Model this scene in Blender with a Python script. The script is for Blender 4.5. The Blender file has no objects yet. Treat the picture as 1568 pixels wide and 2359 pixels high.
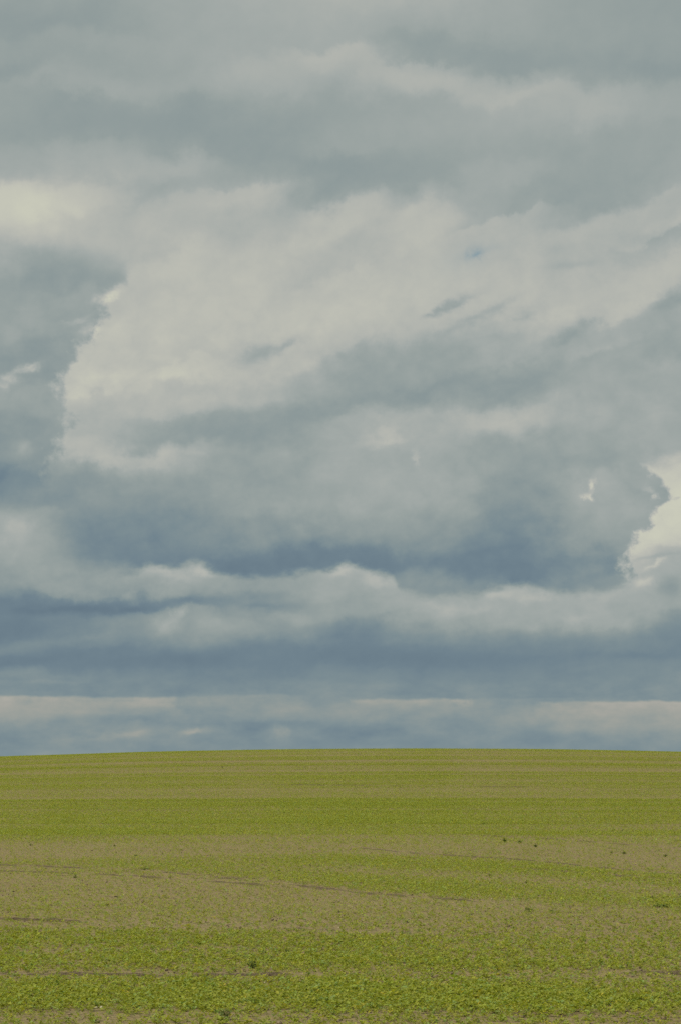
import bpy, math, random
import numpy as np

rng = np.random.default_rng(11)
random.seed(5)
R = math.radians
scene = bpy.context.scene
COL = scene.collection

# ------------------------------------------------------------------ camera
FOV_V = R(30.0)
PITCH = R(9.3)
EYE = 1.7
T15 = math.tan(FOV_V / 2)
PW, PH = 1568.0, 2359.0            # survey units in which the place was measured

cam_d = bpy.data.cameras.new('camera')
cam = bpy.data.objects.new('camera', cam_d)
COL.objects.link(cam)
cam_d.sensor_fit = 'VERTICAL'
cam_d.sensor_height = 24.0
cam_d.lens = 12.0 / T15
cam_d.clip_start = 0.1
cam_d.clip_end = 20000
cam.location = (0, 0, EYE)
cam.rotation_euler = (R(90) + PITCH, 0, 0)
scene.camera = cam

def ray(px, py):
    xc = (px - PW / 2) / PH * 2 * T15
    yc = -(py - PH / 2) / PH * 2 * T15
    c, s = math.cos(PITCH), math.sin(PITCH)
    v = np.array([xc, c - s * yc, s + c * yc])
    return v / np.linalg.norm(v)

def azel(px, py):
    d = ray(px, py)
    return math.atan2(d[0], d[1]), math.asin(d[2])

# ------------------------------------------------------------------ terrain
YS = np.array([-4000, -600, -40, 0, 17, 40, 85, 130, 170, 190, 205, 235, 300, 480, 900, 2000, 6000], float)
ZS = np.array([-30, -4, 0, 0, 0.0, 0.41, 2.07, 5.0, 8.0, 9.08, 9.62, 10.0, 8.6, 2.0, -12, -40, -60], float)

def hermite(xs, ys, x):
    h = np.diff(xs); d = np.diff(ys) / h
    m = np.zeros_like(ys)
    m[1:-1] = (d[:-1] * h[1:] + d[1:] * h[:-1]) / (h[1:] + h[:-1])
    m[0], m[-1] = d[0], d[-1]
    i = np.clip(np.searchsorted(xs, x) - 1, 0, len(xs) - 2)
    t = (x - xs[i]) / h[i]
    t2, t3 = t * t, t * t * t
    return ((2*t3 - 3*t2 + 1) * ys[i] + (t3 - 2*t2 + t) * h[i] * m[i]
            + (-2*t3 + 3*t2) * ys[i+1] + (t3 - t2) * h[i] * m[i+1])

def hash2(ix, iy, seed):
    n = (ix.astype(np.int64) * 374761393 + iy.astype(np.int64) * 668265263 + seed * 974711) & 0xffffffff
    n = ((n ^ (n >> 13)) * 1274126177) & 0xffffffff
    n = ((n ^ (n >> 16)) * 2246822519) & 0xffffffff
    return ((n ^ (n >> 15)) & 0xffffff) / float(0xffffff)

def vnoise(x, y, seed=0):
    x = np.asarray(x, float); y = np.asarray(y, float)
    ix, iy = np.floor(x), np.floor(y)
    fx, fy = x - ix, y - iy
    fx = fx * fx * (3 - 2 * fx); fy = fy * fy * (3 - 2 * fy)
    a = hash2(ix, iy, seed); b = hash2(ix + 1, iy, seed)
    c = hash2(ix, iy + 1, seed); d = hash2(ix + 1, iy + 1, seed)
    return (a * (1 - fx) + b * fx) * (1 - fy) + (c * (1 - fx) + d * fx) * fy - 0.5

def fbm(x, y, oct=3, seed=0):
    s = 0; a = 1.0; f = 1.0
    for o in range(oct):
        s = s + a * vnoise(x * f + 17.3 * o, y * f + 9.1 * o, seed + o)
        a *= 0.5; f *= 2.03
    return s

def sstep(a, b, x):
    t = np.clip((x - a) / (b - a), 0, 1)
    return t * t * (3 - 2 * t)

def zf(x, y):
    x = np.asarray(x, float); y = np.asarray(y, float)
    z = hermite(YS, ZS, y)
    q = (x - 8.0)
    q2 = 90.0**2 * np.tanh((q / 90.0) ** 2)
    z = z - 0.00047 * q2 * sstep(40, 190, y) * (1 - 0.5 * sstep(400, 900, y))
    z = z + 0.05 * fbm(x / 9.0, y / 9.0, 2, 3) * sstep(12, 22, y) * (1 - sstep(230, 300, y))
    return z

def hit(px, py):
    """where the line of sight to a surveyed spot meets the ground"""
    d = ray(px, py)
    t = np.linspace(6, 260, 60000)
    z = EYE + d[2] * t - zf(d[0] * t, d[1] * t)
    k = np.argmax(z < 0)
    if z[k] >= 0:
        k = len(t) - 1
    return d[0] * t[k], d[1] * t[k]

# ------------------------------------------------------------------ helpers
def mesh_obj(name, verts, faces_flat, loop_tot, mat, cols=None, smooth=False):
    me = bpy.data.meshes.new(name)
    nv = len(verts)
    me.vertices.add(nv)
    me.vertices.foreach_set('co', np.ascontiguousarray(verts, np.float32).ravel())
    loop_tot = np.asarray(loop_tot, np.int32)
    me.loops.add(len(faces_flat))
    me.loops.foreach_set('vertex_index', np.asarray(faces_flat, np.int32))
    me.polygons.add(len(loop_tot))
    st = np.concatenate([[0], np.cumsum(loop_tot)[:-1]]).astype(np.int32)
    me.polygons.foreach_set('loop_start', st)
    me.polygons.foreach_set('loop_total', loop_tot)
    if smooth:
        me.polygons.foreach_set('use_smooth', np.ones(len(loop_tot), bool))
    me.update(calc_edges=True)
    if cols is not None:
        at = me.color_attributes.new('tint', 'FLOAT_COLOR', 'POINT')
        c4 = np.ones((nv, 4), np.float32); c4[:, :3] = cols
        at.data.foreach_set('color', c4.ravel())
    me.materials.append(mat)
    o = bpy.data.objects.new(name, me)
    COL.objects.link(o)
    return o

def quads(verts, q, mat, name, cols=None, smooth=False):
    q = np.asarray(q)
    return mesh_obj(name, verts, q.ravel(), np.full(len(q), q.shape[1]), mat, cols, smooth)

class E:
    """small wrapper: arithmetic on node sockets"""
    tree = None
    def __init__(s, sock): s.s = sock
    @staticmethod
    def math(op, *a, clamp=False):
        n = E.tree.nodes.new('ShaderNodeMath'); n.operation = op; n.use_clamp = clamp
        for i, v in enumerate(a):
            if isinstance(v, E): E.tree.links.new(v.s, n.inputs[i])
            else: n.inputs[i].default_value = float(v)
        return E(n.outputs[0])
    def __add__(s, o): return E.math('ADD', s, o)
    __radd__ = __add__
    def __sub__(s, o): return E.math('SUBTRACT', s, o)
    def __rsub__(s, o): return E.math('SUBTRACT', o, s)
    def __mul__(s, o): return E.math('MULTIPLY', s, o)
    __rmul__ = __mul__
    def __truediv__(s, o): return E.math('DIVIDE', s, o)
    def __rtruediv__(s, o): return E.math('DIVIDE', o, s)

def ss(a, b, x):
    n = E.tree.nodes.new('ShaderNodeMapRange'); n.interpolation_type = 'SMOOTHSTEP'
    for i, v in ((0, x), (1, a), (2, b)):
        if isinstance(v, E): E.tree.links.new(v.s, n.inputs[i])
        else: n.inputs[i].default_value = float(v)
    n.inputs[3].default_value = 0; n.inputs[4].default_value = 1
    return E(n.outputs[0])

def lerp(a, b, f):
    n = E.tree.nodes.new('ShaderNodeMix'); n.data_type = 'FLOAT'; n.clamp_factor = True
    for i, v in ((0, f), (2, a), (3, b)):
        if isinstance(v, E): E.tree.links.new(v.s, n.inputs[i])
        else: n.inputs[i].default_value = float(v)
    return E(n.outputs[0])

def srgb(c):
    out = []
    for v in c:
        v = v / 255.0
        out.append(v / 12.92 if v <= 0.04045 else ((v + 0.055) / 1.055) ** 2.4)
    return out

# ------------------------------------------------------------------ sky
SUN_EL, SUN_AZ = R(48), R(-140)          # high, behind the camera on the left
world = bpy.data.worlds.new('World'); scene.world = world
world.use_nodes = True
wt = world.node_tree; wt.nodes.clear(); E.tree = wt

def node(t, **kw):
    n = wt.nodes.new(t)
    for k, v in kw.items(): setattr(n, k, v)
    return n

geo = node('ShaderNodeTexCoord')
sep = node('ShaderNodeSeparateXYZ'); wt.links.new(geo.outputs['Generated'], sep.inputs[0])
dx, dy, dz = E(sep.outputs[0]), E(sep.outputs[1]), E(sep.outputs[2])
DEG = 180 / math.pi
az = E.math('ARCTAN2', dx, dy) * DEG
el = E.math('ARCSINE', dz) * DEG

def vec(a, b, c=0.0):
    n = node('ShaderNodeCombineXYZ')
    for i, v in enumerate((a, b, c)):
        if isinstance(v, E): wt.links.new(v.s, n.inputs[i])
        else: n.inputs[i].default_value = v
    return n.outputs[0]

def noise(v, scale, detail=3, rough=0.5, distort=0.0):
    n = node('ShaderNodeTexNoise', noise_dimensions='2D')
    wt.links.new(v, n.inputs['Vector'])
    n.inputs['Scale'].default_value = scale
    n.inputs['Detail'].default_value = detail
    n.inputs['Roughness'].default_value = rough
    n.inputs['Distortion'].default_value = distort
    return E(n.outputs['Fac']) - 0.5

# cloud decks flatten towards the horizon
g = E.math('LOGARITHM', E.math('MAXIMUM', el, -2.0) + 5.0, math.e) * 30.0
shear = g - az * 0.42 * 1.0
P1 = vec(az + 40.0, shear)
P2 = vec(az - 90.0, shear)
P3 = vec(az + 11.3, el * 1.15)
P4 = vec(az - 63.0, el * 1.15)

w_lo = ss(2.0, 9.0, el)                     # warp calms down near the horizon
wa = noise(P1, 0.30, 2) * 1.6 + noise(P3, 1.1, 6, 0.6) * 1.2
we = (noise(P2, 0.30, 2) * 1.1 + noise(P4, 1.0, 6, 0.6) * 0.9) * lerp(0.28, 1.0, w_lo)
azw = az + wa
elw = el + we

E0, E1 = -1.0, 26.5
def curve(x, pts):
    """float curve through pts given in 0..1"""
    n = node('ShaderNodeFloatCurve')
    cm = n.mapping
    cm.use_clip = True
    c = cm.curves[0]
    pts = sorted(pts)
    q = [pts[0]]
    for p in pts[1:]:
        if p[0] - q[-1][0] > 1e-4: q.append(p)
    c.points[0].location = q[0]; c.points[1].location = q[-1]
    for p in q[1:-1]: c.points.new(*p)
    for p in c.points: p.handle_type = 'AUTO_CLAMPED'
    cm.update()
    wt.links.new(x.s, n.inputs['Value'])
    return E(n.outputs[0])

def col_curve(px, table, x):
    pts = []
    for y, v in table:
        e = azel(px, y)[1] * DEG
        pts.append(((e - E0) / (E1 - E0), v / 255.0))
    return curve(x, pts)

def madd(a_, b_, c_): return E.math('MULTIPLY_ADD', a_, b_, c_)
def grid(tables, a, e, sig, slope=0.0, ref=900):
    """cloud brightness surveyed along columns of the sky, blended smoothly across;
    several decks share one set of columns"""
    aa = E.math('MINIMUM', E.math('MAXIMUM', a, -10.8), 10.8)
    t = (e - E0) * (1.0 / (E1 - E0))
    nums = [None] * len(tables); den = None
    for i, (px, _) in enumerate(tables[0]):
        ac = azel(px, ref)[0] * DEG
        d = aa - ac
        wgt = E.math('POWER', math.exp(-1.0 / sig ** 2), d * d)
        ti = t if not isinstance(slope, E) else madd(d, slope, t)
        for j, tb in enumerate(tables):
            c = col_curve(px, tb[i][1], ti)
            nums[j] = c * wgt if nums[j] is None else madd(c, wgt, nums[j])
        den = wgt if den is None else den + wgt
    return [n / den for n in nums]

def T(s):
    out = []
    for p in s.split():
        y, v = p.split(':'); out.append((float(y), float(v)))
    return out

UPPER = [
 (0,   T('0:158 60:152 110:160 150:152 190:163 250:160 300:158 350:168 390:172 415:180 450:205 500:205 550:200 600:190 660:187 760:187 850:188 930:186 1000:180 1060:165 1100:150 1130:140 1160:148 1185:166 1220:172 1260:170 1300:162')),
 (196, T('0:158 60:154 100:164 130:160 185:170 225:152 260:152 300:155 330:168 350:172 380:176 410:180 440:194 470:192 500:184 553:184 640:190 728:190 803:190 853:195 878:200 903:185 953:181 1011:180 1046:188 1071:165 1106:152 1146:148 1196:142 1231:136 1271:132 1330:130')),
 (392, T('0:168 50:166 100:168 150:165 210:168 250:156 300:152 340:155 370:170 400:178 430:170 450:174 470:182 500:184 553:182 575:184 600:191 653:191 700:193 753:194 803:192 840:190 853:198 880:198 903:186 953:182 971:168 1011:160 1041:182 1071:172 1106:158 1146:152 1171:148 1200:142 1250:135 1290:129 1330:127')),
 (588, T('0:178 40:176 100:172 150:180 180:178 220:165 260:155 300:152 330:152 380:158 420:172 440:190 480:184 503:180 540:178 580:186 600:188 653:192 753:192 800:188 840:188 870:182 903:178 930:168 950:158 1000:152 1020:150 1050:155 1080:158 1120:160 1171:162 1200:155 1240:146 1270:132 1300:125 1340:126')),
 (784, T('0:184 60:176 100:175 120:190 150:184 190:172 250:160 290:162 330:165 380:150 420:152 450:158 470:178 490:190 520:192 553:185 620:180 640:188 700:194 760:192 800:185 820:172 850:165 903:160 953:155 970:165 1000:172 1071:172 1121:168 1171:165 1221:152 1260:138 1290:126 1340:126')),
 (980, T('0:180 60:165 100:155 130:160 145:180 180:188 220:175 250:165 290:168 330:165 380:158 420:155 450:165 480:180 500:190 553:190 600:186 640:188 680:190 730:188 760:180 790:165 820:162 870:158 900:152 940:164 970:176 1000:176 1030:175 1060:172 1100:172 1150:168 1190:158 1230:152 1250:148 1280:138 1310:132 1330:140 1350:148 1400:150')),
 (1176,T('0:170 40:168 90:158 120:152 150:152 170:168 200:182 215:186 240:178 280:172 330:166 360:164 400:172 450:162 490:165 500:180 530:182 580:182 620:184 650:188 700:190 740:180 760:175 780:170 810:174 850:160 880:155 920:166 940:182 960:186 1000:172 1040:158 1070:158 1110:152 1150:146 1190:140 1230:132 1270:127 1310:127 1340:136 1360:145')),
 (1372,T('0:160 60:160 100:160 150:155 180:160 210:178 240:180 270:174 310:162 350:160 380:158 440:155 480:160 500:175 520:182 560:178 580:178 610:180 650:186 700:190 730:190 750:175 770:172 800:175 810:165 860:170 920:168 940:172 980:168 1040:165 1060:160 1090:165 1110:173 1150:172 1200:166 1240:162 1280:148 1300:140 1315:148 1340:150 1400:150')),
 (1568,T('0:156 60:158 110:155 140:150 170:158 200:166 260:170 310:164 380:165 430:170 445:180 480:178 520:185 535:170 550:172 570:180 600:188 640:188 680:172 720:168 760:165 800:162 840:172 900:170 960:170 1020:170 1050:167 1100:160 1150:158 1220:155 1300:150')),
]
LOWER = [
 (0,   T('900:175 1000:168 1100:165 1185:168 1220:173 1260:170 1300:160 1340:155 1380:140 1400:130 1440:127 1480:134 1500:139 1530:127 1560:147 1580:140 1600:148 1640:160 1670:148 1700:140 1740:142 1790:140')),
 (196, T('900:175 1200:165 1300:165 1321:163 1346:160 1371:150 1401:129 1421:136 1446:138 1471:138 1491:131 1514:129 1545:136 1565:144 1586:140 1622:156 1648:154 1668:148 1694:152 1720:148 1740:150 1790:148')),
 (392, T('900:175 1200:168 1290:168 1320:168 1345:165 1380:150 1400:132 1412:146 1430:158 1470:150 1500:135 1520:131 1550:137 1590:142 1620:150 1640:142 1660:143 1690:152 1710:148 1740:144 1790:144')),
 (588, T('900:175 1200:170 1300:165 1335:157 1360:158 1390:145 1410:150 1440:155 1460:150 1490:133 1520:131 1550:135 1590:141 1620:150 1650:154 1670:142 1700:142 1740:146 1790:146')),
 (784, T('900:175 1200:170 1300:168 1320:168 1345:168 1380:165 1410:160 1440:142 1470:133 1500:128 1540:138 1580:144 1605:148 1630:154 1660:150 1690:140 1740:144 1790:144')),
 (980, T('900:175 1200:168 1320:168 1376:170 1400:173 1430:166 1460:150 1480:142 1510:131 1550:138 1580:140 1605:146 1640:150 1670:148 1700:142 1740:144 1790:144')),
 (1176,T('900:175 1200:172 1350:172 1380:171 1410:166 1440:155 1470:142 1500:136 1540:136 1580:142 1605:143 1640:150 1680:148 1740:144 1790:144')),
 (1372,T('900:185 1060:195 1200:202 1280:195 1330:183 1368:176 1400:173 1425:172 1450:155 1480:142 1520:138 1560:140 1595:143 1640:158 1670:156 1700:148 1740:144 1790:144')),
 (1568,T('900:185 1050:198 1080:204 1150:208 1210:207 1250:200 1275:178 1320:172 1360:168 1390:165 1410:150 1440:140 1480:138 1530:142 1570:150 1600:144 1640:160 1660:162 1690:152 1740:147 1790:145')),
]
LEFTC = [
 (-60, T('400:190 550:182 600:174 650:160 700:158 760:160 800:154 850:148 920:160 960:148 1000:146 1050:140 1095:126 1130:128 1170:150')),
 (110, T('400:190 500:190 553:178 603:156 653:152 683:160 728:163 763:164 803:155 850:154 890:162 940:158 1000:150 1050:152 1100:140 1140:145 1170:150')),
 (250, T('400:186 500:182 553:164 603:162 640:158 683:168 728:160 780:158 850:155 1000:165 1100:150 1170:150')),
]
lean = ss(11.0, 13.5, el) * ss(20.5, 18.0, el) * (-0.26 / (E1 - E0))     # mid-level streets rise to the right
up, lo_ = grid([UPPER, LOWER], azw, elw, 1.45, lean)
lf, = grid([LEFTC], azw, elw, 1.1)

# ---- edges of the separate clouds, each a curve across the sky plus ragged noise
rag = noise(vec(az + 155.0, el * 1.1), 1.7, 8, 0.6) * 2.0      # about -1..1, degrees-scale raggedness
rag2 = noise(vec(az + 277.0, el * 1.6), 1.3, 7, 0.58) * 2.0

def edge_of_el(points):          # azimuth of an upright edge as a function of elevation
    pts = [azel(*p) for p in points]
    return curve((el - E0) / (E1 - E0), [((e * DEG - E0) / (E1 - E0), (a * DEG + 15) / 30.0) for a, e in pts]) * 30.0 - 15.0

def edge_of_az(points):          # elevation of a lying edge as a function of azimuth
    pts = [azel(*p) for p in points]
    return curve((az + 15.0) / 30.0, [((a * DEG + 15) / 30.0, (e * DEG - E0) / (E1 - E0)) for a, e in pts]) * (E1 - E0) + E0

# big dark cloud: its base, and its right-hand flank
base = edge_of_az([(-200,1180),(0,1178),(90,1215),(140,1262),(215,1308),(270,1313),(340,1306),(400,1302),(455,1297),(490,1312),(540,1326),
                   (640,1323),(700,1320),(760,1309),(800,1302),(840,1313),(880,1323),(906,1330),(925,1362),(1000,1371),(1105,1373),
                   (1130,1352),(1180,1348),(1235,1352),(1262,1366),(1370,1362),(1440,1346),(1500,1340),(1700,1340)])
m_base = ss(-1.0, 1.0, (el - base + rag2 * 0.26 * ss(3.0, 7.0, el)) / lerp(1.4, 0.19, ss(-8.6, -5.9, az)))
flank = edge_of_el([(1470,900),(1472,1040),(1482,1080),(1522,1106),(1547,1130),(1552,1150),(1520,1162),(1508,1180),(1494,1210),(1462,1235),(1447,1262),(1438,1300),(1442,1345),(1470,1380),(1500,1500)])
m_flank = ss(-1.0, 1.0, (flank - az + rag * 0.62) / 0.20)
top_r = ss(-0.30, 0.40, el - (az - azel(1500, 1074)[0] * DEG) * 0.19 - azel(1500, 1074)[1] * DEG + rag2 * 0.3)
m_flank = E.math('MAXIMUM', m_flank, top_r)
m_up = m_base * m_flank
tone = lerp(lo_, up, m_up)

# cumulus on the left
ledge = edge_of_el([(420,420),(372,500),(350,532),(322,578),(302,615),(284,650),(252,676),(236,715),(226,760),(190,788),(163,830),(146,868),(142,905),(160,950),(158,985),(140,1010),(120,1050),(100,1120),(60,1180)])
m_left = ss(-1.0, 1.0, (ledge - az + rag * 0.70 * ss(17.5, 15.0, el)) / lerp(0.26, 0.8, ss(16.0, 18.6, el)))
m_left = m_left * ss(azel(100, 1165)[1] * DEG - 0.3, azel(100, 1100)[1] * DEG, el) * ss(azel(150, 500)[1] * DEG, azel(150, 600)[1] * DEG, el + az * 0.25 + 2.3)
tone = lerp(tone, lf, m_left)

# ---- smaller clouds: soft tilted puffs (position, half sizes, tilt, change)
WA = {r_: (az + wa * (0.15 * r_) + rag * (0.42 * r_), el + we * (0.15 * r_) + rag2 * (0.22 * r_)) for r_ in (0.5, 1.0)}
WV = {}
def refresh():                   # keeps the evaluation in order (the third coordinate is negligible)
    for r_ in WA: WV[r_] = vec(WA[r_][0], WA[r_][1], tone * 1e-5)
def puff(px, py, rx, ry, tilt, amp, ragged, onto):
    a0, e0 = azel(px, py)
    k = DEG * 2 * T15 / PH
    mp = node('ShaderNodeMapping', vector_type='TEXTURE')
    wt.links.new(WV[1.0 if ragged >= 1.0 else 0.5], mp.inputs['Vector'])
    mp.inputs['Location'].default_value = (a0 * DEG, e0 * DEG, 0)
    mp.inputs['Rotation'].default_value = (0, 0, R(tilt))
    mp.inputs['Scale'].default_value = (rx * k, ry * k, 1)
    dt = node('ShaderNodeVectorMath', operation='DOT_PRODUCT')
    wt.links.new(mp.outputs[0], dt.inputs[0]); wt.links.new(mp.outputs[0], dt.inputs[1])
    return madd(E.math('POWER', math.exp(-1), E(dt.outputs['Value'])), amp / 255.0, onto)

PUFFS = [
 # dark wisps
 (1040, 702, 55, 9, 22, -24, 1.2), (1000, 715, 30, 8, 30, -14, 1.2), (1150, 712, 35, 10, 25, -14, 1.2), (1085, 735, 60, 9, 22, -11, 1.2), (1300, 775, 60, 14, 28, -14, 1.2),
 (1340, 740, 14, 16, 45, -14, 1.2), (1540, 690, 40, 22, 30, -14, 1.0), (1210, 725, 24, 10, 20, -10, 1.2),
 (600, 812, 48, 17, 18, -22, 1.0), (660, 788, 38, 10, 18, -16, 1.0), (310, 432, 80, 20, 5, -12, 0.8),
 (1320, 610, 60, 9, 4, -8, 0.9), (1500, 545, 90, 14, 8, -8, 0.8),
 # bright wisps and torn holes
 (248, 684, 26, 9, 20, 26, 1.2), (62, 846, 30, 9, 20, 34, 1.2), (25, 872, 20, 12, 0, 28, 1.2), (8, 893, 14, 12, 0, 22, 1.0),
 (205, 765, 22, 18, 60, 20, 1.2), (180, 738, 40, 6, 15, 14, 1.2),
 (1358, 1118, 8, 12, -30, 34, 1.0), (1351, 1147, 8, 9, 0, 36, 1.0), (1510, 1142, 6, 7, 0, 26, 1.0), (1490, 1125, 20, 6, -20, 14, 1.0),
 (890, 1000, 26, 22, 40, 16, 1.2), (955, 1060, 8, 18, 0, 14, 1.0), (880, 1020, 60, 8, 8, 9, 1.2),
 (100, 470, 90, 40, 0, 8, 0.8), (380, 868, 60, 16, 20, 6, 1.0), (260, 868, 55, 12, 8, 6, 1.0),
 (1460, 700, 60, 18, 15, 6, 1.0), (1280, 735, 35, 22, 20, 8, 1.0), (800, 1015, 0.1, 0.1, 0, 0, 1),
 (375, 1041, 25, 14, 0, 10, 0.9), (455, 1040, 55, 9, 0, 7, 0.9), (60, 1030, 18, 16, 0, 16, 0.9),
 (40, 1215, 22, 35, -30, 10, 1.0), (110, 1170, 30, 12, 10, 8, 1.0),
 # lower decks
 (380, 1442, 26, 22, 20, 16, 1.2), (405, 1412, 16, 10, 40, 14, 1.2), (200, 1470, 70, 8, 5, 5, 1.0), (80, 1486, 70, 12, 0, 8, 0.8), (520, 1440, 60, 16, 0, 9, 1.1),
 (150, 1405, 110, 9, 3, -9, 0.8), (290, 1408, 60, 9, 3, -10, 0.8), (620, 1398, 80, 8, 0, -8, 0.8),
 (385, 1322, 60, 15, -10, 14, 1.0), (470, 1314, 36, 13, -16, 18, 1.0), (660, 1420, 80, 12, -6, 8, 1.0),
 (790, 1312, 40, 12, 5, 18, 1.0), (860, 1338, 45, 18, -8, 18, 1.1), (1150, 1368, 60, 12, 0, 10, 1.0), (1240, 1376, 40, 10, 0, 8, 1.1), (1030, 1402, 30, 10, 0, 8, 1.1), (1090, 1405, 30, 12, 10, 7, 1.1), (1320, 1425, 45, 10, 0, 8, 1.1),
 (1190, 1440, 80, 14, 0, 7, 1.0), (1510, 1298, 26, 6, 28, 22, 1.2), (1490, 1342, 22, 9, 15, 16, 1.2), (1545, 1350, 30, 26, 0, -14, 0.9), (1500, 1282, 60, 6, 5, -10, 1.1),
 (1130, 1520, 200, 16, 0, -5, 0.7), (430, 1515, 120, 16, 0, -5, 0.7), (1480, 1508, 120, 10, 0, -6, 0.7),
 (450, 1684, 34, 7, 8, 17, 1.0), (290, 1690, 60, 8, 6, 9, 1.0), (650, 1685, 20, 20, 0, 12, 1.0), (200, 1690, 60, 8, 0, -6, 1.0), (300, 1655, 70, 10, 5, -7, 1.0),
 (590, 1678, 50, 18, 20, -7, 1.0), (870, 1680, 70, 16, 10, -5, 1.0), (1310, 1700, 180, 16, 0, -4, 0.8), (800, 1580, 260, 12, 0, 4, 0.7),
]
for i_, p in enumerate(PUFFS):
    if i_ % 8 == 0: refresh()
    if p[5]: tone = puff(*p[:7], tone)

# low sunlit cloud edges: crisp on top, fading downwards
def streak(x0, x1, py, fade, amp, slope=0.0):
    a0, e0 = azel(x0, py); a1, _ = azel(x1, py)
    a0 *= DEG; a1 *= DEG; e0 *= DEG
    d = (e0 + slope * 0.5) + tone * 1e-5 - el + we * 0.16 + rag2 * 0.08 + (az - a0) * (slope / max(0.1, a1 - a0))
    k = DEG * 2 * T15 / PH
    win = ss(a0 - 0.6, a0 + 0.5, az + rag * 0.9) * ss(a1 + 0.3, a1 - 0.4, az + rag * 0.9)
    return ss(-0.02, 0.09, d) * E.math('EXPONENT', E.math('MAXIMUM', d, 0.0) * (-1 / (fade * k))) * win * brk * (amp / 255.0)
brk = ss(-0.28, 0.22, noise(vec(az * 0.55 + 500.0, el * 1.5), 0.9, 5, 0.6)) * 0.75 + 0.55
for s in [(-200, 425, 1599, 24, 23), (440, 466, 1603, 11, 18), (470, 700, 1598, 26, 7), (815, 1070, 1609, 15, 22), (1000, 1330, 1608, 22, 7),
          (1235, 1800, 1616, 22, 26), (-200, 200, 1561, 14, 7)]:
    tone = tone + streak(*s)

# billowing inside the clouds
amp = lerp(0.036, 0.052, ss(3.0, 8.0, el)) * lerp(1.0, 0.6, ss(17.0, 20.5, el))
det = noise(vec(az + 391.0, shear), 0.55, 5, 0.52, 0.3) * 1.15 + noise(vec(az + 417.0, el * 1.2), 1.5, 8, 0.62, 0.2) * 1.0
bil = E.math('ABSOLUTE', noise(vec(az + 611.0, el * 1.25 + wa * 0.25), 0.62, 6, 0.5)) * 2.0 - 0.22    # rounded heads
tone = tone + det * amp * 0.85 + bil * (0.05 * ss(5.0, 7.0, el) * ss(17.5, 14.0, el))
tone = tone - (tone - 0.645) * (0.18 * ss(17.0, 20.0, el))
tone = tone + noise(vec(az + 733.0, el * 2.3), 0.75, 6, 0.58) * (0.085 * ss(4.7, 3.9, el))
kc = lerp(0.98, 0.86, ss(5.0, 11.0, el))
tone = (tone - 160.0 / 255.0) * kc + lerp(157.0 / 255.0, 159.0 / 255.0, ss(4.0, 9.0, el))

cr = node('ShaderNodeValToRGB')
wt.links.new(tone.s, cr.inputs[0])
RAMP = [(100, (96,115,129)), (120, (104,123,136)), (130, (112,131,142)), (140, (124,141,147)), (150, (138,151,152)), (160, (151,161,159)),
        (170, (163,170,167)), (180, (177,180,174)), (190, (189,190,180)), (200, (200,201,185)), (212, (210,211,192))]
ce = cr.color_ramp.elements
while len(ce) > 1: ce.remove(ce[-1])
for i, (p, c) in enumerate(RAMP):
    e_ = ce[0] if i == 0 else ce.new(p / 255.0)
    e_.position = p / 255.0
    e_.color = (*srgb(c), 1)
cloud_col = cr.outputs[0]

def mixcol(f, a, b, mode='MIX'):
    n = node('ShaderNodeMix', data_type='RGBA', blend_type=mode)
    for i, v in ((0, f), (6, a), (7, b)):
        if isinstance(v, E): wt.links.new(v.s, n.inputs[i])
        elif hasattr(v, 'links') or hasattr(v, 'is_output'): wt.links.new(v, n.inputs[i])
        elif i == 0: n.inputs[i].default_value = v
        else: n.inputs[i].default_value = (*v, 1)
    return n.outputs[2]

# light that has come a long way through low air is a little pinker
pink = ss(6.0, 3.4, el) * ss(0.56, 0.66, tone)
cloud_col = mixcol(pink, cloud_col, mixcol(1.0, cloud_col, (1.08, 0.975, 0.915), 'MULTIPLY'))

# clear sky (seen through the one small gap)
sky = node('ShaderNodeTexSky', sky_type='NISHITA', sun_disc=False)
sky.sun_elevation = SUN_EL; sky.sun_rotation = SUN_AZ
sky.air_density = 1.0; sky.dust_density = 5.0
skys = mixcol(1.0, sky.outputs[0], (0.105, 0.125, 0.105), 'MULTIPLY')
refresh()
gap = puff(1094, 584, 17, 15, 30, 255 * 0.50, 1.0, 0.0)
gap = puff(1118, 577, 34, 9, 14, 255 * 0.14, 1.0, gap)
gap = puff(1080, 592, 75, 34, 14, 255 * 0.10, 1.0, gap)
col = mixcol(gap, cloud_col, skys)

# an overcast sky is brighter overhead
lift = 1.0 + ss(27.0, 70.0, el) * 1.6
bg = node('ShaderNodeBackground')
wt.links.new(col, bg.inputs[0]); wt.links.new(lift.s, bg.inputs[1])
wo = node('ShaderNodeOutputWorld'); wt.links.new(bg.outputs[0], wo.inputs[0])
world.cycles.sampling_method = 'NONE'

sun_d = bpy.data.lights.new('sun', 'SUN'); sun_d.energy = 3.3; sun_d.angle = R(9); sun_d.color = (1.0, 0.95, 0.86)
sun = bpy.data.objects.new('sun', sun_d); COL.objects.link(sun)
sx = math.sin(SUN_AZ) * math.cos(SUN_EL); sy = math.cos(SUN_AZ) * math.cos(SUN_EL); sz = math.sin(SUN_EL)
from mathutils import Vector
sun.rotation_euler = Vector((sx, sy, sz)).to_track_quat('Z', 'Y').to_euler()
sun.location = (0, 0, 50)

vs = scene.view_settings
vs.view_transform = 'Standard'; vs.look = 'None'; vs.exposure = 0.0; vs.gamma = 1.0
scene.render.engine = 'CYCLES'
scene.cycles.max_bounces = 6
scene.cycles.use_denoising = False

# ------------------------------------------------------------------ materials
def new_mat(name):
    m = bpy.data.materials.new(name); m.use_nodes = True
    nt = m.node_tree; nt.nodes.clear()
    return m, nt

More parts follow.
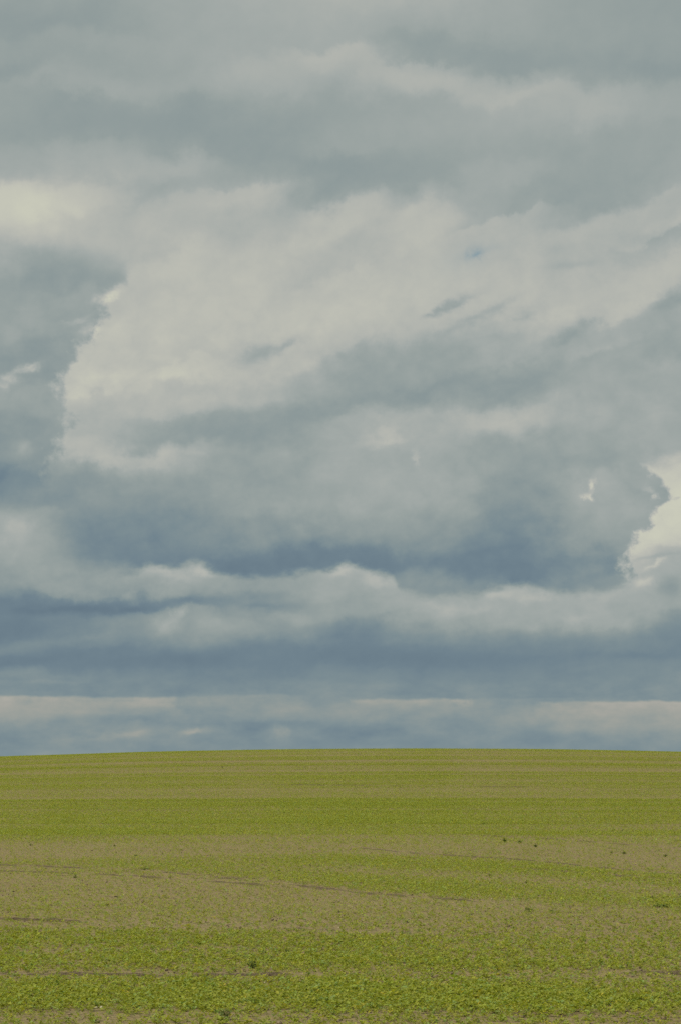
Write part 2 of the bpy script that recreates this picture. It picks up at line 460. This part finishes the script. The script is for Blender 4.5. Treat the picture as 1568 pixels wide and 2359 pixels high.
def soil_material(name, a, b, c, scale=1.0):
    m, nt = new_mat(name)
    N = nt.nodes.new; L = nt.links.new
    tc = N('ShaderNodeTexCoord')
    n1 = N('ShaderNodeTexNoise'); n1.inputs['Scale'].default_value = 0.22 * scale; n1.inputs['Detail'].default_value = 4
    n2 = N('ShaderNodeTexNoise'); n2.inputs['Scale'].default_value = 7.0 * scale; n2.inputs['Detail'].default_value = 8; n2.inputs['Roughness'].default_value = 0.65
    v = N('ShaderNodeTexVoronoi'); v.inputs['Scale'].default_value = 16.0 * scale; v.inputs['Randomness'].default_value = 1
    for n in (n1, n2, v): L(tc.outputs['Object'], n.inputs['Vector'])
    r1 = N('ShaderNodeValToRGB'); L(n2.outputs['Fac'], r1.inputs[0])
    r1.color_ramp.elements[0].position = 0.3; r1.color_ramp.elements[0].color = (*a, 1)
    r1.color_ramp.elements[1].position = 0.72; r1.color_ramp.elements[1].color = (*b, 1)
    mx = N('ShaderNodeMix'); mx.data_type = 'RGBA'; L(r1.outputs[0], mx.inputs[6]); mx.inputs[7].default_value = (*c, 1)
    mr = N('ShaderNodeMapRange'); L(n1.outputs['Fac'], mr.inputs[0]); mr.inputs[1].default_value = 0.4; mr.inputs[2].default_value = 0.7; mr.inputs[4].default_value = 0.7
    L(mr.outputs[0], mx.inputs[0])
    b1 = N('ShaderNodeBump'); b1.inputs['Strength'].default_value = 0.8; b1.inputs['Distance'].default_value = 0.03
    ad = N('ShaderNodeMath'); ad.operation = 'ADD'; L(n2.outputs['Fac'], ad.inputs[0]); L(v.outputs['Distance'], ad.inputs[1])
    L(ad.outputs[0], b1.inputs['Height'])
    p = N('ShaderNodeBsdfPrincipled'); p.inputs['Roughness'].default_value = 0.95; p.inputs['Specular IOR Level'].default_value = 0.15
    L(mx.outputs[2], p.inputs['Base Color']); L(b1.outputs[0], p.inputs['Normal'])
    o = N('ShaderNodeOutputMaterial'); L(p.outputs[0], o.inputs[0])
    return m

soil_mat = soil_material('dry_loam', (0.150, 0.113, 0.052), (0.215, 0.166, 0.080), (0.195, 0.153, 0.071))
rut_mat = soil_material('rut_shade_loam', (0.070, 0.053, 0.030), (0.135, 0.104, 0.060), (0.105, 0.082, 0.048), 2.0)  # loam darkened to paint in the shaded face of the ruts
clod_mat = soil_material('clod_loam', (0.120, 0.088, 0.052), (0.250, 0.192, 0.118), (0.21, 0.165, 0.10), 2.0)

def leaf_material(name, transl=0.35):
    m, nt = new_mat(name)
    N = nt.nodes.new; L = nt.links.new
    at = N('ShaderNodeAttribute'); at.attribute_name = 'tint'
    tc = N('ShaderNodeTexCoord')
    n = N('ShaderNodeTexNoise'); n.inputs['Scale'].default_value = 60; n.inputs['Detail'].default_value = 3
    L(tc.outputs['Object'], n.inputs['Vector'])
    mr = N('ShaderNodeMapRange'); L(n.outputs['Fac'], mr.inputs[0]); mr.inputs[3].default_value = 0.75; mr.inputs[4].default_value = 1.25
    mx = N('ShaderNodeMix'); mx.data_type = 'RGBA'; mx.blend_type = 'MULTIPLY'; mx.inputs[0].default_value = 1
    L(at.outputs['Color'], mx.inputs[6]); L(mr.outputs[0], mx.inputs[7])
    p = N('ShaderNodeBsdfPrincipled'); p.inputs['Roughness'].default_value = 0.6; p.inputs['Specular IOR Level'].default_value = 0.25
    L(mx.outputs[2], p.inputs['Base Color'])
    t = N('ShaderNodeBsdfTranslucent')
    my = N('ShaderNodeMix'); my.data_type = 'RGBA'; my.blend_type = 'MULTIPLY'; my.inputs[0].default_value = 1
    L(mx.outputs[2], my.inputs[6]); my.inputs[7].default_value = (1.25, 1.25, 0.7, 1)
    L(my.outputs[2], t.inputs[0])
    s = N('ShaderNodeMixShader'); s.inputs[0].default_value = transl
    L(p.outputs[0], s.inputs[1]); L(t.outputs[0], s.inputs[2])
    o = N('ShaderNodeOutputMaterial'); L(s.outputs[0], o.inputs[0])
    return m
leaf_mat = leaf_material('seedling_leaf', 0.42)
weed_mat = leaf_material('weed_leaf', 0.2)

# ------------------------------------------------------------------ field (one sheet to the horizon)
def axis(dense_lo, dense_hi, step, growth, lo, hi):
    a = list(np.arange(dense_lo, dense_hi, step))
    s = step; v = a[-1]
    while v < hi:
        s *= growth; v += s; a.append(v)
    s = step; v = a[0]; pre = []
    while v > lo:
        s *= growth; v -= s; pre.append(v)
    return np.array(pre[::-1] + a)
gx = axis(-9, 9, 0.075, 1.035, -5000, 5000)
gy = axis(14, 46, 0.075, 1.022, -4000, 6000)
GX, GY = np.meshgrid(gx, gy)
fade = np.clip(1 - np.abs(GX) / 40, 0, 1) * np.clip(1 - (GY - 46) / 60, 0, 1) * np.clip((GY + 5) / 15, 0, 1)
GZ = zf(GX, GY) + (0.030 * fbm(GX / 0.42, GY / 0.42, 4, 21)) * fade
V = np.stack([GX, GY, GZ], -1).reshape(-1, 3)
nx_, ny_ = len(gx), len(gy)
ii = (np.arange(ny_ - 1)[:, None] * nx_ + np.arange(nx_ - 1)[None, :]).ravel()
Q = np.stack([ii, ii + 1, ii + nx_ + 1, ii + nx_], 1)
field = quads(V, Q, soil_mat, 'field', smooth=True)
field['kind'] = 'structure'
field['label'] = 'brown loam of a gently rising arable field up to the crest'

# ------------------------------------------------------------------ how thickly the crop has come up
KX = np.array([0, 400, 800, 1200, 1568.0])
KN = [
 ([1690]*5, [.75,.7,.65,.65,.7]),
 ([1744,1737,1731,1732,1737], [.78,.72,.65,.65,.7]),
 ([1758,1752,1747,1748,1754], [.52,.50,.50,.50,.52]),
 ([1800]*5, [.50,.50,.55,.55,.60]),
 ([1830]*5, [.60,.65,.65,.65,.70]),
 ([1855]*5, [.70,.75,.80,.75,.80]),
 ([1866]*5, [.62,.62,.68,.65,.65]),
 ([1878]*5, [.92,.90,.90,.86,.86]),
 ([1890]*5, [.70,.75,.80,.75,.70]),
 ([1902]*5, [.86,.86,.86,.75,.45]),
 ([1918]*5, [.95,.90,.70,.80,.75]),
 ([1932,1928,1925,1930,1932], [.80,.60,.50,.65,.65]),
 ([1945,1943,1940,1945,1950], [.25,.40,.45,.40,.40]),
 ([1965,1960,1950,1960,1975], [.15,.25,.35,.25,.20]),
 ([1974,1970,1966,1976,2000], [.20,.22,.35,.25,.20]),
 ([1979,1975,1972,1985,2014], [.50,.40,.70,.55,.45]),
 ([1984,1984,1982,2000,2026], [.65,.62,.88,.88,.88]),
 ([1989,1991,1994,2014,2044], [.58,.70,.80,.86,.82]),
 ([1993,1998,2001,2024,2053], [.30,.84,.45,.50,.50]),
 ([2000,2003,2009,2034,2062], [.25,.80,.45,.42,.42]),
 ([2007,2008,2016,2044,2072], [.45,.72,.82,.72,.74]),
 ([2011,2012,2032,2064,2090], [.40,.55,.92,.90,.95]),
 ([2016,2022,2048,2078,2099], [.25,.35,.70,.70,.66]),
 ([2035,2040,2062,2088,2104], [.20,.25,.30,.35,.40]),
 ([2060,2065,2085,2105,2118], [.30,.30,.30,.40,.50]),
 ([2090,2090,2105,2120,2130], [.50,.45,.40,.50,.60]),
 ([2115,2115,2120,2135,2140], [.50,.50,.45,.50,.60]),
 ([2136,2138,2140,2145,2155], [.40,.40,.45,.50,.65]),
 ([2146,2150,2158,2165,2175], [.80,.80,.75,.70,.75]),
 ([2175,2175,2180,2190,2195], [.90,.85,.80,.75,.75]),
 ([2188,2188,2195,2205,2210], [.65,.70,.75,.75,.70]),
 ([2210,2210,2212,2222,2225], [.88,.85,.90,.85,.80]),
 ([2235,2232,2232,2236,2240], [.80,.80,.75,.70,.65]),
 ([2247,2247,2247,2246,2252], [.50,.55,.60,.55,.55]),
 ([2262]*5, [.88,.86,.86,.80,.80]),
 ([2300]*5, [.97,.97,.97,.97,.97]),
 ([2325]*5, [.86,.90,.86,.86,.86]),
 ([2342]*5, [.45,.60,.55,.60,.50]),
 ([2365]*5, [.60,.60,.60,.55,.50]),
 ([2500]*5, [.75]*5),
]
def survey(x, y, z):
    """ground point -> survey units"""
    c, s = math.cos(PITCH), math.sin(PITCH)
    dzz = z - EYE
    f = y * c + dzz * s
    v = -y * s + dzz * c
    return x / f / (2 * T15) * PH + PW / 2, PH / 2 - v / f / (2 * T15) * PH

# wheel tracks: polylines on the ground
TRACKS = [
 ('a', [(-160,1992),(0,1994),(113,1998),(220,2003),(329,2006),(463,2019),(617,2032),(806,2055),(1054,2075),(1198,2081)], 0.30, 0.8),
 ('b', [(-160,2006),(0,2008),(160,2012),(329,2021),(463,2030),(617,2041),(720,2048)], 0.26, 0.6),
 ('c', [(800,1951),(967,1967),(1208,1983),(1330,1995),(1450,2006),(1568,2016),(1720,2028)], 0.32, 1.2),
 ('d', [(967,1921),(1100,1926),(1275,1934),(1420,1945),(1568,1957),(1720,1970)], 0.32, 0.5),
 ('e', [(-120,2247),(0,2247),(120,2247),(330,2250),(560,2249),(700,2252)], 0.20, 0.75),
 ('f', [(560,2137),(640,2139),(760,2144),(900,2149),(960,2152)], 0.20, 0.55),
 ('g', [(1180,2000),(1400,2018),(1568,2030),(1700,2040)], 0.24, 0.35),
 ('h', [(-160,2117),(0,2119),(60,2120),(200,2124)], 0.15, 0.2),
 ('i', [(560,1808),(700,1809),(880,1811),(1100,1813),(1240,1814)], 0.5, 0.6),
 ('j', [(1360,2240),(1480,2243),(1600,2246)], 0.2, 0.35),
]
def track_line(pts, n):
    p = np.array(pts, float)
    t = np.linspace(0, len(p) - 1, n)
    i = np.clip(t.astype(int), 0, len(p) - 2); f = t - i
    m = np.gradient(p, axis=0)
    f = f[:, None]; f2, f3 = f * f, f**3
    q = (2*f3-3*f2+1)*p[i] + (f3-2*f2+f)*m[i] + (-2*f3+3*f2)*p[i+1] + (f3-f2)*m[i+1]
    w = np.array([hit(a, b) for a, b in q])
    return w
track_xy = [(k, track_line(p, 60), w, s) for k, p, w, s in TRACKS]

def cover(px, py, x, y):
    ky = np.array([k[0] for k in KN], float); kc = np.array([k[1] for k in KN], float)
    pxc = np.clip(px, -100, 1668)
    i = np.clip(np.searchsorted(KX, pxc) - 1, 0, 3)
    f = (pxc - KX[i]) / (KX[i + 1] - KX[i])
    f = np.clip(f, -0.3, 1.3)
    # drifting band edges
    pyw = py + fbm(x / (0.055 * y + 1), y / (0.16 * y + 2), 3, 40) * np.clip((py - 1730) / 300, 0, 1) * 9
    out = np.full(px.shape, 0.6)
    pk = ky[0][i] * (1 - f) + ky[0][i + 1] * f
    ck = kc[0][i] * (1 - f) + kc[0][i + 1] * f
    for a in range(1, len(KN)):
        p1 = ky[a][i] * (1 - f) + ky[a][i + 1] * f
        c1 = kc[a][i] * (1 - f) + kc[a][i + 1] * f
        t = (pyw - pk) / np.maximum(p1 - pk, 0.5)
        m = (t >= 0) & (t < 1)
        out[m] = (ck * (1 - t) + c1 * t)[m]
        pk, ck = p1, c1
    # drill passes across the slope, and patchy emergence
    yy = y + 0.015 * x + 0.8 * fbm(x / 40.0, y / 40.0, 2, 62)
    lanes = vnoise(x * 0 + 3.5, yy / 1.9, 60) + 0.8 * vnoise(x * 0 + 8.5, yy / 4.6, 61) + 0.5 * fbm(x / 25.0, yy / 1.5, 2, 63)
    out = 0.5 + (out - 0.5) * 1.1 + 0.03 + lanes * 0.42 * sstep(55, 90, y)
    out = out + fbm(x / (0.02 * y + 0.35), y / (0.06 * y + 0.6), 3, 70) * 0.17
    k_ = np.clip((2175 - py) / 70, 0, 1)
    out = out * (1 - k_) + (0.23 + 0.68 * out) * k_
    up_k = np.clip((1940 - py) / 18, 0, 1)
    fine = vnoise(x * 0 + 1.5, yy / 0.95, 64) + 0.6 * fbm(x / 60.0, yy / 2.2, 2, 65)
    out = out + up_k * (0.24 * lanes + 0.22 * fine + 0.02)
    return np.clip(out, 0.12, 0.985)

dens_table_y = np.linspace(10, 260, 2000)
def graze(x, y):
    z = zf(x, y)
    dzdy = (zf(x, y + 0.5) - zf(x, y - 0.5))
    return np.clip(dzdy + (EYE - z) / y, 0.008, 1)

def near_track(x, y):
    k = np.ones_like(x)
    for _, w, wd, s in track_xy:
        sel = np.where((y > w[:, 1].min() - 1.5) & (y < w[:, 1].max() + 1.5))[0]
        if len(sel) == 0: continue
        for c in np.array_split(sel, max(1, len(sel) // 20000)):
            d = np.full(len(c), 1e9)
            for j in range(len(w) - 1):
                a, b = w[j], w[j + 1]
                ab = b - a; L2 = (ab**2).sum() + 1e-9
                t = np.clip(((x[c] - a[0]) * ab[0] + (y[c] - a[1]) * ab[1]) / L2, 0, 1)
                d = np.minimum(d, np.hypot(x[c] - a[0] - t * ab[0], y[c] - a[1] - t * ab[1]))
            k[c] = np.minimum(k[c], sstep(wd * 0.4, wd * 1.2, d) * 0.9 + 0.2)
    return k

def scatter(y0, y1, nmax, A_PLANT):
    W = 0.205 * y1 + 4
    n = int((y1 - y0) * 2 * W * nmax)
    x = rng.uniform(-W, W, n); y = rng.uniform(y0, y1, n)
    k = np.abs(x) < 0.205 * y + 4
    x, y = x[k], y[k]
    z = zf(x, y)
    px, py = survey(x, y, z)
    c = cover(px, py, x, y)
    n_want = -np.log(1 - c) * graze(x, y) / A_PLANT * near_track(x, y)
    keep = rng.random(len(x)) < n_want / nmax
    return x[keep], y[keep], c[keep]

def tint(n, c, kind='crop'):
    """leaf colour: fresh yellow green, some bluer, a few yellowing"""
    base = np.array([0.248, 0.272, 0.034])
    cols = np.tile(base, (n, 1)) * rng.normal(1.0, 0.10, (n, 1)).clip(0.7, 1.4)
    cols[:, 0] *= rng.normal(1.0, 0.05, n)
    u = rng.random(n)
    cols[u < 0.15] *= np.array([0.85, 1.02, 2.0])
    cols[u > 0.975] *= np.array([1.35, 1.12, 0.9])
    return cols.clip(0.005, 0.6)

PV, PF, PT, PC = [], [], [], []
voff = 0
def leaves(x, y, z, c, n_leaf, rich, size=1.0):
    """a rosette of n_leaf leaves at every point"""
    global voff
    n = len(x)
    if n == 0: return
    s = rng.normal(1.0, 0.27, n).clip(0.5, 1.8) * (0.80 + 0.3 * c) * size
    pc = tint(n, c)
    ph = rng.uniform(0, 2 * np.pi, n)
    for k in range(n_leaf):
        a = ph + k * 2.4 + rng.normal(0, 0.3, n)
        til = rng.uniform(0.15, 0.85, n)
        L = s * rng.uniform(0.017, 0.029, n)
        Wd = L * rng.uniform(0.30, 0.44, n)
        h0 = s * (0.006 + 0.022 * k / max(1, n_leaf - 1))
        d = np.stack([np.cos(a) * np.cos(til), np.sin(a) * np.cos(til), np.sin(til)], 1)
        sd = np.stack([-np.sin(a), np.cos(a), rng.normal(0, 0.35, n)], 1)
        up_ = np.cross(d, sd)
        o = np.stack([x, y, z + h0], 1) + d * (0.005 * s)[:, None]
        Lc, Wc = L[:, None], Wd[:, None]
        droop = up_ * (-0.18 * Lc)
        col = pc * rng.normal(1, 0.08, (n, 1)).clip(0.7, 1.35)
        if rich:
            b = o
            r1 = o + d * Lc * 0.33 + sd * Wc * 0.85 + up_ * Wc * 0.25
            r2 = o + d * Lc * 0.72 + sd * Wc * 0.80 + up_ * Wc * 0.2 + droop * 0.4
            t = o + d * Lc + droop
            l2 = o + d * Lc * 0.72 - sd * Wc * 0.80 + up_ * Wc * 0.2 + droop * 0.4
            l1 = o + d * Lc * 0.33 - sd * Wc * 0.85 + up_ * Wc * 0.25
            v = np.stack([b, r1, r2, t, l2, l1], 1)
            i = voff + np.arange(n)[:, None] * 6
            PV.append(v.reshape(-1, 3)); PC.append(np.repeat(col, 6, 0))
            PF.append(np.concatenate([i + [0, 1, 2, 3], i + [0, 3, 4, 5]], 1).ravel()); PT.append(n * 2)
            voff += n * 6
        else:
            v = np.stack([o, o + d * Lc * 0.55 + sd * Wc, o + d * Lc + droop, o + d * Lc * 0.55 - sd * Wc], 1)
            i = voff + np.arange(n)[:, None] * 4
            PV.append(v.reshape(-1, 3)); PC.append(np.repeat(col, 4, 0))
            PF.append((i + [0, 1, 2, 3]).ravel()); PT.append(n)
            voff += n * 4

tot = 0
y0 = 11.0
while y0 < 228:
    y1 = y0 * 1.10
    if y1 < 32: nl, rich, size, ap = 6, True, 0.95, 0.00056
    elif y1 < 62: nl, rich, size, ap = 5, False, 1.1, 0.00043
    elif y1 < 100: nl, rich, size, ap = 4, False, 1.35, 0.00050
    else: nl, rich, size, ap = 3, False, 1.42, 0.00044
    gmax = graze(np.zeros(20), np.linspace(y0, y1, 20)).max()
    nmax = 4.2 * gmax / ap
    x, y, c = scatter(y0, y1, nmax, ap)
    z = zf(x, y)
    tot += len(x)
    leaves(x, y, z, c, nl, rich, size)
    y0 = y1
print('seedlings', tot, 'verts', voff)
crop = mesh_obj('crop_seedlings', np.concatenate(PV), np.concatenate(PF), np.full(sum(PT), 4), leaf_mat, np.concatenate(PC))
crop['kind'] = 'stuff'
crop['label'] = 'yellow green crop seedlings coming up in uneven bands across the brown field'
crop['category'] = 'crop'

# ------------------------------------------------------------------ clods, pale straw bits
def lumps(name, x, y, size, flat, mat, lift=0.0):
    n = len(x)
    ico = np.array([(0,0,1),(.894,0,.447),(.276,.851,.447),(-.724,.526,.447),(-.724,-.526,.447),(.276,-.851,.447),
                    (.724,.526,-.447),(-.276,.851,-.447),(-.894,0,-.447),(-.276,-.851,-.447),(.724,-.526,-.447),(0,0,-1)])
    fc = np.array([(0,1,2),(0,2,3),(0,3,4),(0,4,5),(0,5,1),(1,6,2),(2,7,3),(3,8,4),(4,9,5),(5,10,1),
                   (2,6,7),(3,7,8),(4,8,9),(5,9,10),(1,10,6),(6,11,7),(7,11,8),(8,11,9),(9,11,10),(10,11,6)])
    v = ico[None] * (1 + rng.normal(0, 0.22, (n, 12, 1)))
    sc = np.stack([size * rng.uniform(.7, 1.5, n), size * rng.uniform(.7, 1.3, n), size * flat * rng.uniform(.7, 1.3, n)], 1)
    v = v * sc[:, None, :]
    a = rng.uniform(0, 6.28, n); ca, sa = np.cos(a)[:, None], np.sin(a)[:, None]
    vx = v[..., 0] * ca - v[..., 1] * sa; vy = v[..., 0] * sa + v[..., 1] * ca
    z = zf(x, y) + size * flat * 0.25 + lift
    v = np.stack([vx + x[:, None], vy + y[:, None], v[..., 2] + z[:, None]], -1)
    F = (np.arange(n)[:, None, None] * 12 + fc[None]).reshape(-1, 3)
    return quads(v.reshape(-1, 3), F, mat, name)

def rnd_field(n, ya, yb, p=1.0):
    y = ya + (yb - ya) * rng.random(n) ** p
    x = rng.uniform(-1, 1, n) * (0.2 * y + 3)
    return x, y
x, y = rnd_field(26000, 12, 60, 1.3)
o = lumps('soil_clods', x, y, rng.gamma(2.2, 0.0042, len(x)).clip(0.004, 0.028), 0.6, clod_mat)
o['kind'] = 'stuff'; o['label'] = 'crumbly brown clods scattered between the seedlings'; o['category'] = 'soil'

straw_mat, nt = new_mat('pale_straw')
p = nt.nodes.new('ShaderNodeBsdfPrincipled'); p.inputs['Roughness'].default_value = 0.8
nn = nt.nodes.new('ShaderNodeTexNoise'); nn.inputs['Scale'].default_value = 3
rr = nt.nodes.new('ShaderNodeValToRGB'); nt.links.new(nn.outputs['Fac'], rr.inputs[0])
rr.color_ramp.elements[0].color = (0.26, 0.21, 0.12, 1); rr.color_ramp.elements[1].color = (0.42, 0.37, 0.25, 1)
nt.links.new(rr.outputs[0], p.inputs['Base Color'])
oo = nt.nodes.new('ShaderNodeOutputMaterial'); nt.links.new(p.outputs[0], oo.inputs[0])
x, y = rnd_field(1500, 13, 90, 1.2)
o = lumps('straw_bits', x, y, rng.gamma(3, 0.0035, len(x)).clip(0.005, 0.02), 0.5, straw_mat, 0.01)
o['kind'] = 'stuff'; o['label'] = 'tiny pale bits of straw and stone lying on the soil'; o['category'] = 'straw'

# ------------------------------------------------------------------ wheel tracks: crumbly raised ribbons, the rut's shaded side put into their dark colour
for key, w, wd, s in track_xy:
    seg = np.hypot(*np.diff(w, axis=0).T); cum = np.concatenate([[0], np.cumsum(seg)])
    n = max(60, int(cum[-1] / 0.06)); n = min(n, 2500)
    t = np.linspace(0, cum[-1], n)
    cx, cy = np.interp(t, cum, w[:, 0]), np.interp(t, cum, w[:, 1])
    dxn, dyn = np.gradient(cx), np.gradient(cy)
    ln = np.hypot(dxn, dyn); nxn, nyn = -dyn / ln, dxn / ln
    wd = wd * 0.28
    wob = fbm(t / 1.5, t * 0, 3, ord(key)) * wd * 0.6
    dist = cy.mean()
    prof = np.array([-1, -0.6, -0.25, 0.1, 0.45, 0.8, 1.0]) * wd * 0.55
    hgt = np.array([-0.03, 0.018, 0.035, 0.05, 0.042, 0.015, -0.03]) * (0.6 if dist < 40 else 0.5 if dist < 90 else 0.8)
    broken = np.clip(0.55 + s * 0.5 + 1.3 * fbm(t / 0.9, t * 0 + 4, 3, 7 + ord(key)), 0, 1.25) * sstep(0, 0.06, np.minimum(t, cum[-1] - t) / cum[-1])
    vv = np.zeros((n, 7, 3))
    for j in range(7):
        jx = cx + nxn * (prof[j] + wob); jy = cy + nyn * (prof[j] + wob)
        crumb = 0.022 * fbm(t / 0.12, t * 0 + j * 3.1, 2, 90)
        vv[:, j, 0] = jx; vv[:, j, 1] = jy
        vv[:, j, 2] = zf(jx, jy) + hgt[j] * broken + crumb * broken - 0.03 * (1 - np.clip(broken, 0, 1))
    ii = (np.arange(n - 1)[:, None] * 7 + np.arange(6)[None]).ravel()
    F = np.stack([ii, ii + 7, ii + 8, ii + 1], 1)
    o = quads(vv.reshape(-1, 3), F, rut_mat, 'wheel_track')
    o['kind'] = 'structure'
    o['label'] = 'wheel track pressed into the soil across the field, its shadow line coloured dark'

# ------------------------------------------------------------------ weeds standing above the crop
def weed(px, py, width, tall, label, dark=1.0, upright=False):
    wx, wy = hit(px, py)
    r = np.random.default_rng(int(px * 7 + py))
    # width, tall in survey units -> metres there
    m = math.hypot(wx, wy) * 2 * T15 / PH
    f_ = 1.0 if py > 2150 else 0.72
    Wm, Hm = width * m * f_, tall * m * 1.3 * f_
    n = 46
    V_, F_, C_ = [], [], []
    def add(vs, fs, c):
        b = len(V_); V_.extend(vs); F_.extend([[b + q for q in f] for f in fs]); C_.extend([c] * len(vs))
    for k in range(n):
        a = r.uniform(0, 6.283); rad = math.sqrt(r.random()) * Wm * 0.42
        h = Hm * (0.15 + 0.75 * r.random()) * (1 - 0.55 * (rad / (Wm * 0.5)) ** 2)
        ox, oy = math.cos(a) * rad, math.sin(a) * rad
        L = (0.30 if not upright else 0.5) * max(Wm * 0.7, Hm) * r.uniform(0.6, 1.1)
        til = r.uniform(0.1, 0.9) if not upright else r.uniform(0.8, 1.4)
        aa = a + r.normal(0, 0.8)
        d = np.array([math.cos(aa) * math.cos(til), math.sin(aa) * math.cos(til), math.sin(til)])
        sd = np.array([-math.sin(aa), math.cos(aa), r.normal(0, 0.3)])
        u = np.cross(d, sd)
        W = L * (0.30 if not upright else 0.10)
        o = np.array([ox, oy, h * (0.8 if not upright else 0.3)])
        g_ = r.uniform(0.75, 1.3) * dark
        c = (0.125 * g_ * r.uniform(.85, 1.2), 0.170 * g_, 0.027 * g_)
        dr = -u * 0.22 * L
        pts = [o, o + d*L*.35 + sd*W*.9 + u*W*.25, o + d*L*.75 + sd*W*.7 + u*W*.2 + dr*.4, o + d*L + dr,
               o + d*L*.75 - sd*W*.7 + u*W*.2 + dr*.4, o + d*L*.35 - sd*W*.9 + u*W*.25]
        add([tuple(q) for q in pts], [[0,1,2,3],[0,3,4,5]], c)
    for k in range(9):                       # stems
        a = r.uniform(0, 6.283); rad = r.uniform(0, Wm * 0.33); th = max(0.003, Wm * 0.012)
        tx, ty, tz = math.cos(a) * rad, math.sin(a) * rad, Hm * r.uniform(0.5, 0.95)
        p = []
        for (qx, qy, qz, tt) in ((tx * .25, ty * .25, -0.02, th), (tx, ty, tz, th * .5)):
            for b in (0, 2.09, 4.19):
                p.append((qx + math.cos(b) * tt, qy + math.sin(b) * tt, qz))
        add(p, [[0,1,4,3],[1,2,5,4],[2,0,3,5]], (0.07 * dark, 0.085 * dark, 0.02 * dark))
    o = quads(np.array(V_), np.array(F_), weed_mat, 'weed', np.array(C_))
    o.location = (wx, wy, float(zf(wx, wy)))
    o['label'] = label; o['category'] = 'weed'; o['group'] = 'weeds standing in the young crop'
    return o

WEEDS = [
 (581,2232,26,18,'largest dark green bushy weed in the thick green band, left of centre',0.8,0),
 (525,2350,36,24,'dark green weed clump at the bottom edge of the photo, left of centre',0.8,0),
 (174,2024,13,10,'small dark weed just below the twin wheel tracks near the left edge',0.8,0),
 (334,2005,22,10,'low dark weed beside the upper twin wheel track, left third of the field',0.85,0),
 (314,1974,16,7,'small weed on the bare brown patch above the left wheel tracks',1.0,0),
 (375,1969,10,6,'tiny weed at the right end of the left bare brown patch',1.0,0),
 (643,2010,11,9,'upright small weed above the dark wheel track left of the middle',0.85,0),
 (715,1997,13,7,'flat dark weed near the middle, just above the central green band',0.8,0),
 (779,2105,16,9,'dark weed on bare soil below the wheel track in the middle',0.7,0),
 (661,2197,12,10,'dark weed in the green band right of the largest bushy weed',0.8,0),
 (687,2168,14,7,'small flat weed at the upper edge of the thick green band',0.9,0),
 (72,1949,12,7,'small weed at the top of the bare brown patch by the left edge',0.9,0),
 (265,1951,12,7,'small weed on the brown patch left of centre, under the bright green band',0.9,0),
 (193,1764,8,4,'tiny dark weed high on the left slope just under the crest',0.8,0),
 (513,1769,7,5,'tiny dark weed under the crest, left of centre',0.8,0),
 (843,1787,6,4,'tiny dark weed under the crest near the middle',0.8,0),
 (820,1843,7,4,'tiny dark weed halfway down the upper slope near the middle',0.8,0),
 (1113,1900,10,6,'dark weed in the bright green band of the right upper slope',0.7,0),
 (1161,1941,9,15,'tall dark upright weed tuft on the brown strip, right of centre',0.95,1),
 (1196,1943,12,11,'loose bluish weed tuft just right of the tall upright one',1.1,1),
 (1232,1952,9,11,'dark upright weed tuft alone on the bare strip below the loose tuft',0.95,1),
 (1531,1975,14,10,'dark bushy weed on bare soil near the right edge',0.75,0),
 (1407,1966,8,9,'small upright weed, left one of a pair on the right bare strip',0.8,1),
 (1435,1968,14,9,'wider weed, right one of a pair on the right bare strip',0.9,1),
 (1502,2072,16,10,'dark weed hummock above the dark green band at the right edge',0.6,0),
 (1522,2091,46,11,'wide dark weed patch inside the dark green band at the right edge',0.8,0),
 (1211,2036,13,8,'dark flat weed on the pale strip between two green bands on the right',0.65,0),
 (1149,2026,11,7,'small weed left of the dark flat weed on the right pale strip',0.8,0),
 (1126,2018,10,7,'small weed at the lower edge of the upper right green band',0.85,0),
 (805,2000,11,6,'small dark weed in the centre, between two green bands',0.8,0),
 (828,2034,13,7,'dark leafy weed on the central green band above the wheel track',0.8,0),
 (1432,1915,9,5,'small dark weed under the brown streak of the upper right slope',0.8,0),
 (1023,2213,24,13,'broad green weed in the lower right green band',0.95,0),
 (1219,2100,34,12,'wide low weed patch on pale soil right of centre',1.0,0),
 (1270,2104,26,11,'low weed patch right beside the wide one on pale soil',1.0,0),
]
for w_ in WEEDS: weed(w_[0], w_[1], w_[2], w_[3], w_[4], w_[5], bool(w_[6]))
